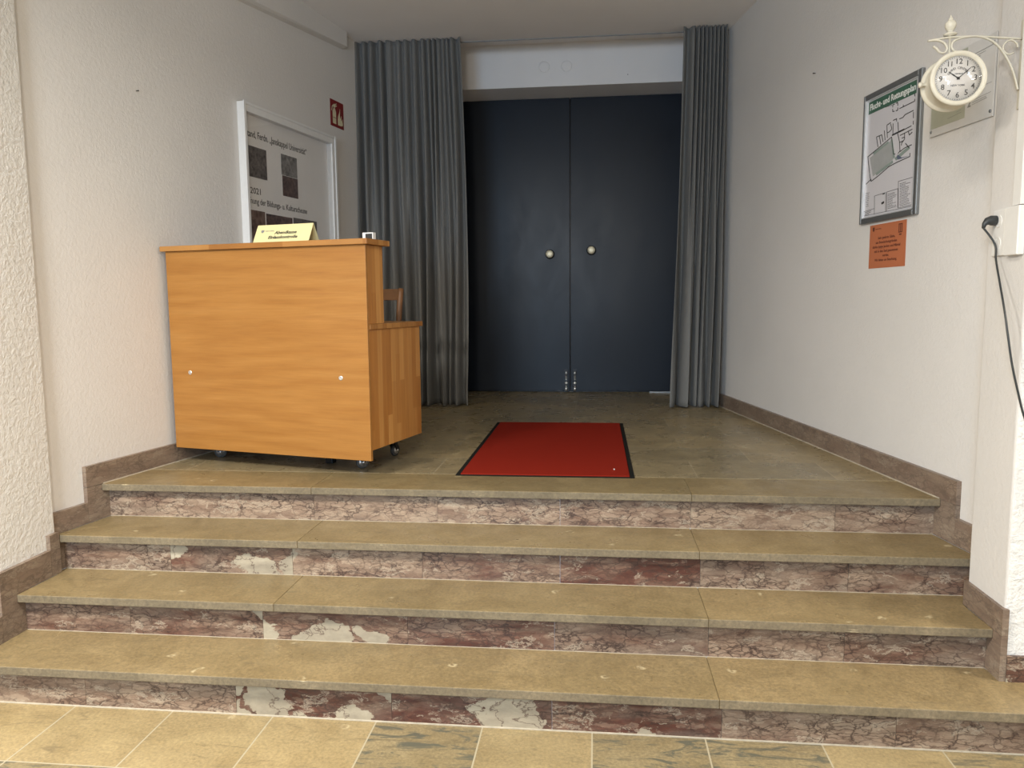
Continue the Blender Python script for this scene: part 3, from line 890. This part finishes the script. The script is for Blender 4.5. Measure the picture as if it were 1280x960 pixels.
for s0_, s1_, z0_, z1_, mt, lb in ((1.265, 1.452, 2.205, 2.385, 'photo_a', 'dark monochrome photo of a crowd'), (1.613, 1.795, 2.265, 2.395, 'photo_b', 'grey photo of a gabled house'), (1.620, 1.797, 2.135, 2.262, 'photo_d', 'small photo of people'),
                           (1.257, 1.412, 1.80, 2.010, 'photo_c', 'brown photo of a room'), (1.425, 1.715, 1.80, 2.003, 'photo_d', 'dark photo, middle of the bottom row'), (1.731, 2.02, 1.80, 2.008, 'photo_a', 'dark photo at the right of the bottom row')):
    bm = bmesh.new(); box(bm, LX(s0_), LX(s1_), -.006, -.004, LZc(z0_), LZc(z1_))
    o = obj('photo_print', bm, mt, case); o['label'] = lb
bm = bmesh.new(); box(bm, .03, CW - fwid - .003, -.038, -.035, fwid - .01, CH - fwid + .01)
obj('glass_pane', bm, 'glass', case)

# fire extinguisher sign
v = oL + dL * 2.268
sg = empty('fire_extinguisher_sign', (v.x, v.y, 2.708), R(80), 'square red fire extinguisher sign on the left wall beside the curtain', 'sign')
SW, SH = .19, .185
bm = bmesh.new(); box(bm, 0, SW, -.003, 0, 0, SH); obj('sign_plate', bm, 'signred', sg, bevel=.0008)
bm = bmesh.new()
y0, y1 = -.0038, -.003
prism(bm, [(.030, .020), (.078, .020), (.078, .105), (.068, .120), (.066, .128), (.044, .128), (.042, .120), (.030, .105)], y0, y1)   # cylinder
prism(bm, [(.042, .132), (.068, .132), (.072, .150), (.060, .160), (.044, .150)], y0, y1)     # valve head
for a, b in (((.044, .148), (.026, .135)), ((.026, .135), (.018, .105)), ((.066, .150), (.088, .166)), ((.066, .142), (.092, .150))): line2(bm, a, b, .007, y0, y1)
for k, (bx_, bz, hh) in enumerate(((.112, .02, .085), (.130, .02, .12), (.148, .02, .075), (.165, .025, .05))):        # flames
    prism(bm, [(bx_ - .008, bz), (bx_ + .008, bz), (bx_ + .011, bz + hh * .35), (bx_ + .004, bz + hh * .6), (bx_ + .008, bz + hh), (bx_ - .007, bz + hh * .65), (bx_ - .011, bz + hh * .3)], y0, y1)
obj('pictogram', bm, 'cream', sg)
bm = bmesh.new(); box(bm, .034, .074, -.0042, -.0038, .060, .064); obj('pictogram_band', bm, 'signred', sg)

# ------------------------------------------------------------------ right wall: escape plan, orange notice, info board
def wall_right_at(s, z): v = oR - dR * s; return (v.x, v.y, z)      # s grows towards the camera
RZ = R(-80.5)
plan = empty('escape_plan', wall_right_at(-.768, 1.808), RZ, 'grey aluminium framed escape and rescue plan with green heading on the right wall', 'poster')
PW, PH = .475, .605
bm = bmesh.new(); b_ = .026
for a in ((0, b_ * .55, 0, PH), (PW - b_, PW, 0, PH), (b_ * .55, PW - b_, 0, b_), (b_ * .55, PW - b_, PH - b_, PH)): box(bm, a[0], a[1], -.018, 0, a[2], a[3])
obj('frame', bm, 'alu', plan, bevel=.004)
bm = bmesh.new()
for a in ((b_ * .55, b_ * .55 + .009, b_, PH - b_), (PW - b_ - .009, PW - b_, b_, PH - b_), (b_, PW - b_, b_, b_ + .005), (b_, PW - b_, PH - b_ - .005, PH - b_)): box(bm, a[0], a[1], -.0165, 0, a[2], a[3])
o = obj('inner_lip', bm, 'alu_light', plan, bevel=.001); o['label'] = 'bright inner edge of the frame'
sx0, sx1, sz0, sz1 = b_ * .55 + .009, PW - b_ - .009, b_ + .005, PH - b_ - .005
bm = bmesh.new(); box(bm, sx0, sx1, -.006, -.001, sz0, sz1); obj('plan_sheet', bm, 'planpaper', plan)
bm = bmesh.new(); box(bm, sx0 + .006, sx1 - .006, -.0066, -.006, sz1 - .060, sz1 - .004); obj('heading_band', bm, 'green', plan)
bm = bmesh.new(); text_bm(bm, 'Flucht- und Rettungsplan', sx0 + .018, sz1 - .044, -.0068, .040, width=.375, bold=.0008); o = obj('heading', bm, 'whiteprint', plan)
# crop pixel -> sheet position
q = dict(tl=(85, 200), tr=(372, 95), bl=(62, 885), br=(352, 850))
def uv(px, py):
    u, w = .5, .5
    for _ in range(12):
        fx = lambda u, w: ((1 - u) * (1 - w) * q['tl'][0] + u * (1 - w) * q['tr'][0] + (1 - u) * w * q['bl'][0] + u * w * q['br'][0] - px,
                           (1 - u) * (1 - w) * q['tl'][1] + u * (1 - w) * q['tr'][1] + (1 - u) * w * q['bl'][1] + u * w * q['br'][1] - py)
        a = fx(u, w); h = 1e-4
        bu = fx(u + h, w); bw = fx(u, w + h)
        j00, j10 = (bu[0] - a[0]) / h, (bu[1] - a[1]) / h
        j01, j11 = (bw[0] - a[0]) / h, (bw[1] - a[1]) / h
        det = j00 * j11 - j01 * j10
        u -= (a[0] * j11 - a[1] * j01) / det; w -= (a[1] * j00 - a[0] * j10) / det
    return (sx0 + u * (sx1 - sx0), sz1 - w * (sz1 - sz0))
bm = bmesh.new(); prism(bm, [uv(*p) for p in ((98, 528), (222, 440), (240, 548), (118, 640))], -.0064, -.006); obj('room_fill', bm, 'planroom', plan)
bm = bmesh.new()
for poly in (((118, 500), (208, 440), (212, 452), (122, 513)), ((135, 622), (235, 555), (238, 570), (140, 636)), ((222, 432), (232, 428), (248, 540), (238, 545)), ((245, 545), (300, 500), (325, 485), (330, 498), (255, 560))):
    prism(bm, [uv(*p) for p in poly], -.0066, -.006)
obj('route_fill', bm, 'planroute', plan)
bm = bmesh.new(); prism(bm, [uv(*p) for p in ((262, 525), (285, 545), (325, 540), (280, 552), (258, 548))], -.0068, -.006)
prism(bm, [uv(*p) for p in ((270, 530), (262, 555), (280, 552))], -.0069, -.006); obj('blue_fill', bm, 'planblue', plan)
bm = bmesh.new()
paths = [[(75, 682), (107, 655), (107, 668), (150, 640), (215, 590), (255, 572), (330, 545), (330, 525)], [(85, 520), (100, 640), (107, 668)], [(85, 520), (150, 475), (228, 418)],
         [(228, 418), (240, 520), (250, 520)], [(262, 402), (272, 450), (276, 505), (265, 520)], [(200, 345), (203, 420)], [(200, 345), (222, 333)], [(235, 322), (255, 315), (255, 330)], [(235, 340), (235, 400)],
         [(262, 335), (266, 392)], [(270, 318), (290, 312), (300, 298), (345, 280)], [(345, 290), (345, 325)], [(345, 340), (345, 362)], [(335, 368), (300, 383)], [(232, 232), (242, 228)], [(250, 225), (260, 220), (260, 240)], [(260, 250), (260, 266), (250, 268)], [(242, 269), (232, 270), (232, 255)], [(232, 245), (232, 236)],
         [(270, 258), (350, 228), (350, 215)], [(350, 200), (350, 185)], [(290, 250), (290, 238)], [(138, 408), (148, 468)], [(138, 408), (170, 398), (178, 440)], [(156, 402), (165, 455)], [(185, 375), (190, 432)], [(222, 340), (228, 372), (215, 385), (203, 390)],
         [(275, 415), (300, 405), (340, 388)], [(300, 405), (300, 440), (285, 460), (283, 475)], [(320, 400), (325, 420), (340, 405)], [(275, 510), (300, 492), (338, 478)], [(305, 465), (325, 495)], [(285, 432), (300, 428)], [(275, 455), (295, 448)]]
for pa in paths:
    for a, b in zip(pa, pa[1:]): line2(bm, uv(*a), uv(*b), .0035, -.0072, -.006)
line2(bm, uv(230, 408), uv(298, 382), .007, -.0072, -.006)
for pa in ([(130, 868), (130, 757), (198, 742), (198, 855)], [(204, 855), (204, 740), (268, 726), (268, 842)], [(270, 838), (270, 684), (348, 668), (348, 828), (270, 842)], [(64, 846), (130, 832)], [(64, 872), (348, 838)]):
    for a, b in zip(pa, pa[1:]): line2(bm, uv(*a), uv(*b), .0016, -.0072, -.006)
random.seed(3)
def texty(x0_, x1_, y0_, y1_, n_):
    for k in range(n_):
        yy_ = y0_ + (y1_ - y0_) * k / n_
        a = x0_ + 3; e = x1_ - random.uniform(3, (x1_ - x0_) * .5)
        while a < e:
            w_ = random.uniform(4, 12); line2(bm, uv(a, yy_ - (a - x0_) * .2), uv(min(a + w_, e), yy_ - (min(a + w_, e) - x0_) * .2), .0018, -.0070, -.006); a += w_ + 2.5
texty(72, 104, 740, 828, 8); texty(207, 265, 755, 850, 11); texty(275, 345, 700, 840, 15); texty(68, 120, 852, 875, 3); texty(185, 245, 240, 246, 1)
prism(bm, [uv(*p) for p in ((172, 800), (188, 792), (188, 805), (174, 812))], -.007, -.006)
prism(bm, [uv(*p) for p in ((180, 745), (192, 742), (192, 750), (180, 754))], -.007, -.006)
obj('plan_lines', bm, 'ink', plan)

# orange notice
no = empty('orange_notice', wall_right_at(-.690, 1.594), RZ, 'orange paper notice with dark lettering taped below the escape plan', 'notice')
NW, NH = .308, .203
bm = bmesh.new(); box(bm, 0, NW, -.0016, -.0004, 0, NH); obj('paper_sheet', bm, 'orange', no)
bm = bmesh.new()
for k, (t, w) in enumerate((('Sehr geehrte Gäste,', .145), ('aus Brandschutzgründen', .18), ('dürfen keine Jacken und Mäntel', .235), ('mit in den Saal genommen', .20), ('werden.', .055), ('Wir bitten um Beachtung.', .19))):
    text_bm(bm, t, .148, .134 - k * .0205, -.0018, .0165, width=w, align='CENTER', bold=.0004)
text_bm(bm, '____', .079, .091, -.0018, .012, width=.04, align='LEFT', bold=.0003)
text_bm(bm, 'Stadtverwaltung', .050, .180, -.0018, .007, width=.05)
prism(bm, [(.025, .192), (.043, .192), (.043, .178), (.034, .170), (.025, .178)], -.0019, -.0016)
obj('notice_text', bm, 'orangeink', no)
bm = bmesh.new()
for k in range(3): line2(bm, (.250 + k * .012, .150), (.250 + k * .012, .190), .006, -.0019, -.0016)
line2(bm, (.246, .188), (.278, .188), .004, -.0019, -.0016); line2(bm, (.246, .152), (.278, .152), .004, -.0019, -.0016)
line2(bm, (.252, .142), (.272, .142), .006, -.0019, -.0016)
obj('crest', bm, 'orangeink', no)

# white info board behind the clock
ib = empty('info_board', wall_right_at(-.232, 2.112), RZ, 'white rectangular information board screwed to the right wall behind the clock', 'board')
IW, IH = .385, .297
bm = bmesh.new(); box(bm, 0, IW, -.009, -.003, 0, IH); obj('board_plate', bm, 'boardwhite', ib, bevel=.001)
bm = bmesh.new(); box(bm, .008, .225, -.0096, -.009, .030, IH - .006); obj('sage_panel', bm, 'boardgreen', ib)
bm = bmesh.new()
for (a, b, w) in (((.120, .050), (.205, .056), .0012), ((.175, .063), (.200, .066), .0012), ((.238, .120), (.372, .124), .0012), ((.268, .068), (.350, .074), .0012), ((.268, .076), (.345, .080), .0012), ((.268, .084), (.372, .090), .0012),
                  ((.24, .252), (.37, .256), .0018), ((.24, .235), (.30, .237), .0018), ((.24, .243), (.33, .246), .0012), ((.24, .205), (.32, .208), .002), ((.24, .192), (.33, .196), .003), ((.24, .180), (.33, .184), .003), ((.03, .26), (.19, .262), .002), ((.03, .248), (.16, .25), .0014)):
    line2(bm, a, b, w, -.0101, -.0095)
text_bm(bm, '2', .240, .064, -.010, .038, bold=.001)
obj('print', bm, 'greyink', ib)
for x, z in ((.012, .020), (IW - .012, .020), (.012, IH - .012), (IW - .012, IH - .035)):
    bm = bmesh.new(); lathe(bm, [(.0065, 0), (.0065, .010), (.005, .012), (0, .012)], 16, Matrix.Translation((x, -.0, z)) @ RX90)
    o = obj('screw', bm, 'alu', ib)

# ------------------------------------------------------------------ double sided station clock on a scroll bracket
CC = Vector((1.166, .288, 2.160))
ck = empty('station_clock', CC, R(-3), 'ivory double-sided station clock with black numerals hanging from a scroll bracket at right', 'clock')
bm = bmesh.new()
Mf = RX90
prof = [(.070, .043), (.0735, .047), (.078, .050), (.084, .049), (.0865, .044), (.0855, .038), (.079, .034), (.077, .028), (.077, -.028), (.079, -.034), (.0855, -.038), (.0865, -.044), (.084, -.049), (.078, -.050), (.0735, -.047), (.070, -.043)]
lathe(bm, prof, 64, Mf)
obj('case', bm, 'ivory', ck)
bm = bmesh.new(); lathe(bm, [(0, .0415), (.0705, .0415), (.0705, .0405), (0, .0405)], 64, Mf); obj('dial', bm, 'dial', ck)
bm = bmesh.new(); lathe(bm, [(0, -.0415), (.0705, -.0415), (.0705, -.0405), (0, -.0405)], 64, Mf); obj('dial', bm, 'dial', ck)
bm = bmesh.new()
for h in range(1, 13):
    a = h * PI / 6
    r = .0525
    text_bm(bm, str(h), r * math.sin(a), r * math.cos(a), -.0418, .0245 if h < 10 else .023, align='CENTER', center=True, width=None if h < 10 else (.0125 if h == 11 else .0185), bold=.0001)
for k in range(60):
    a = k * PI / 30
    r0_, r1_ = (.0645, .0675)
    w = .0011 if k % 5 else .0022
    line2(bm, (r0_ * math.sin(a), r0_ * math.cos(a)), (r1_ * math.sin(a), r1_ * math.cos(a)), w if k % 5 else .002, -.0419, -.0414)
s = 'GRAND CENTRAL'
for k, ch in enumerate(s):
    if ch == ' ': continue
    a = R(-62 + 124 * k / (len(s) - 1))
    r = .0325
    text_bm(bm, ch, r * math.sin(a), r * math.cos(a), -.0418, .0105, align='CENTER', center=True, rot=a)
text_bm(bm, 'TERMINAL', .002, .0125, -.0418, .0062, width=.026, align='CENTER')
text_bm(bm, 'NEW YORK', 0, -.0245, -.0418, .0088, width=.043, align='CENTER')
obj('numerals', bm, 'ink', ck)
def hand(name, ang, L, w):
    bm = bmesh.new(); ca, sa = math.cos(ang), math.sin(ang)
    P_ = lambda x, z: (x * ca + z * sa, -x * sa + z * ca)
    prism(bm, [P_(-.0007, -.006), P_(-w, .004), P_(-w * .6, L * .3), P_(-w, L * .55), P_(-.0006, L), P_(.0006, L), P_(w, L * .55), P_(w * .6, L * .3), P_(w, .004), P_(.0007, -.006)], -.0436, -.0430)
    lathe(bm, [(.0042, .0428), (.0042, .0440), (0, .0443)], 16, Mf)
    obj(name, bm, 'ink', ck)
hand('hour_hand', R(306), .033, .0022)
hand('minute_hand', R(48.6), .052, .0014)
bm = bmesh.new(); lathe(bm, [(0, .0452), (.0715, .0452), (.0715, .0447), (0, .0447)], 48, Mf); obj('cover_glass', bm, 'glass', ck)
# rod, washer and urn finial
bm = bmesh.new()
lathe(bm, [(.0035, .084), (.0035, .160), (.020, .162), (.021, .166), (.012, .170), (.006, .172), (.010, .176), (.016, .186), (.0175, .197), (.014, .204), (.008, .207), (.0085, .211), (.004, .217), (.002, .224), (0, .227)], 24, Matrix.Translation((-.016, 0, -.014)))
obj('finial', bm, 'ivory', ck)
# bracket: local x grows to the wall
W_X = 1.375 - CC.x
bm = bmesh.new(); fl_ = Vector((0, 1, 0))
def strap(pts, r=.0034): tube(bm, smoothpath(pts, 8), r, 8, 1.7, fl_)
strap([(-.083, 0, .134), (-.05, 0, .138), (-.016, 0, .141), (.06, 0, .140), (.13, 0, .132), (W_X - .01, 0, .124)])
strap([(-.083, 0, .134), (-.055, 0, .134), (-.034, 0, .125), (-.024, 0, .108), (-.030, 0, .094), (-.045, 0, .096), (-.056, 0, .108), (-.066, 0, .116)])
strap([(.024, 0, .094), (.010, 0, .094), (-.004, 0, .100), (-.010, 0, .114), (-.002, 0, .130), (.030, 0, .139), (.075, 0, .138), (.115, 0, .120), (.145, 0, .088), (.170, 0, .045), (.186, 0, .005), (.197, 0, -.035)])
strap([(.178, 0, .082), (.162, 0, .078), (.148, 0, .090), (.146, 0, .104), (.156, 0, .118), (.172, 0, .121), (.186, 0, .110), (.190, 0, .098)], .0028)
obj('scroll_bracket', bm, 'ivory', ck)
bm = bmesh.new(); box(bm, W_X - .008, W_X - .001, -.012, .012, -.095, .185); obj('wall_plate', bm, 'ivory', ck, bevel=.001)
bm = bmesh.new(); lathe(bm, [(.006, -.066), (.006, -.088), (.009, -.090), (.009, -.098), (0, -.100)], 12, Matrix.Rotation(PI / 2, 4, 'Y') @ Matrix.Translation((0, .02, 0)))
obj('case_knob', bm, 'ivory', ck)

# ------------------------------------------------------------------ trunking, socket and cord on the right pillar
bm = bmesh.new(); box(bm, 1.357, 1.375, .205, .256, 1.752, 3.35); box(bm, 1.3545, 1.375, .203, .216, 1.752, 3.35)
o = obj('cable_trunking', bm, 'plastic', bevel=.001); tag(o, 'white vertical cable trunking rising up the right edge of the wall beside the clock', 'cable duct')
bm = bmesh.new(); box(bm, 1.352, 1.375, .203, .288, 1.592, 1.750)
o = obj('junction_box', bm, 'plastic', bevel=.003); tag(o, 'white plastic box at the lower end of the cable trunking beside the socket', 'junction box')
so = empty('power_socket', (1.375, .352, 1.675), R(-90), 'white double wall socket with a black plug in its upper outlet', 'socket')
bm = bmesh.new(); box(bm, -.040, .040, -.010, 0, -.080, .076); so_p = obj('socket_plate', bm, 'plastic', so, bevel=.003)
for z in (.037, -.037):
    bm = bmesh.new(); lathe(bm, [(.0205, .0102), (.0205, .0118), (.0185, .0118), (.0175, .006), (0, .006)], 24, Matrix.Translation((0, 0, z)) @ RX90); obj('outlet_ring', bm, 'plastic', so)
cd = empty('power_cord', (1.3565, .368, 1.706), 0, 'dark power cord plugged into the wall socket and hanging down the right pillar', 'cord')
bm = bmesh.new()
tube(bm, [(0.006, 0, .010), (-.010, 0, .010), (-.022, -.002, .008), (-.032, -.004, -.002), (-.036, -.006, -.016)], [.017, .017, .013, .008, .005], 16, 1, Vector((0, 1, 0)))
obj('plug', bm, 'cord', cd)
def toC(x, y, yp):
    D = Fw * FPX + Rv * (x - 640) + Uv * (480 - y); t = (yp + D0) / D.y
    p = Vector((0, -D0, CAMH)) + D * t; return p - Vector((1.3565, .368, 1.706))
bm = bmesh.new()
pts = [(-.036, -.006, -.014)] + [toC(x, y, yp) for x, y, yp in ((1243.5, 305, .352), (1245, 325, .33), (1250, 355, .26), (1256, 390, .19), (1260, 420, .165), (1265, 455, .16), (1272, 488, .16), (1281, 523, .16), (1300, 570, .15), (1330, 620, .14))]
tube(bm, smoothpath(pts, 8), .0034, 10)
obj('cable', bm, 'cord', cd)

# ------------------------------------------------------------------ light: lobby ceiling lamps, an added ceiling fill and daylight behind the camera
def area(name, loc, rot, sx, sy, e, c, spread=PI):
    l = bpy.data.lights.new(name, 'AREA'); l.shape = 'RECTANGLE'; l.size = sx; l.size_y = sy; l.energy = e; l.color = c; l.spread = spread
    o = bpy.data.objects.new(name, l); COL.objects.link(o); o.location = loc; o.rotation_euler = rot
    return o
WARM = (1.0, .93, .82)
area('lobby_lamp', (-2.2, -1.5, 2.85), (0, 0, 0), .6, .6, 80, WARM)
area('lobby_lamp', (3.3, -.75, 2.85), (0, 0, 0), .6, .6, 48, WARM)
area('lobby_lamp', (-.1, -1.3, 2.85), (0, 0, 0), .6, .6, 22, WARM)
pl = bpy.data.lights.new('ceiling_fill', 'POINT'); pl.energy = 80; pl.color = (1.0, .95, .88); pl.shadow_soft_size = .22  # unseen point fill without a fixture, added to lift ceiling and upper walls
po = bpy.data.objects.new('ceiling_fill', pl); COL.objects.link(po); po.location = (-.4, -3.2, 2.4)
area('window_daylight', (-1.6, -6.52, 1.75), (R(90), 0, 0), 1.5, 1.6, 85, (.45, .70, 1.0))
w = bpy.data.worlds.new('world'); S.world = w; w.use_nodes = True
w.node_tree.nodes['Background'].inputs[0].default_value = (.75, .86, 1.0, 1)
w.node_tree.nodes['Background'].inputs[1].default_value = .6

vs = S.view_settings
vs.view_transform = 'Standard'; vs.look = 'None'; vs.gamma = 1; vs.use_curve_mapping = False
vs.exposure = 1.02
S.display_settings.display_device = 'sRGB'
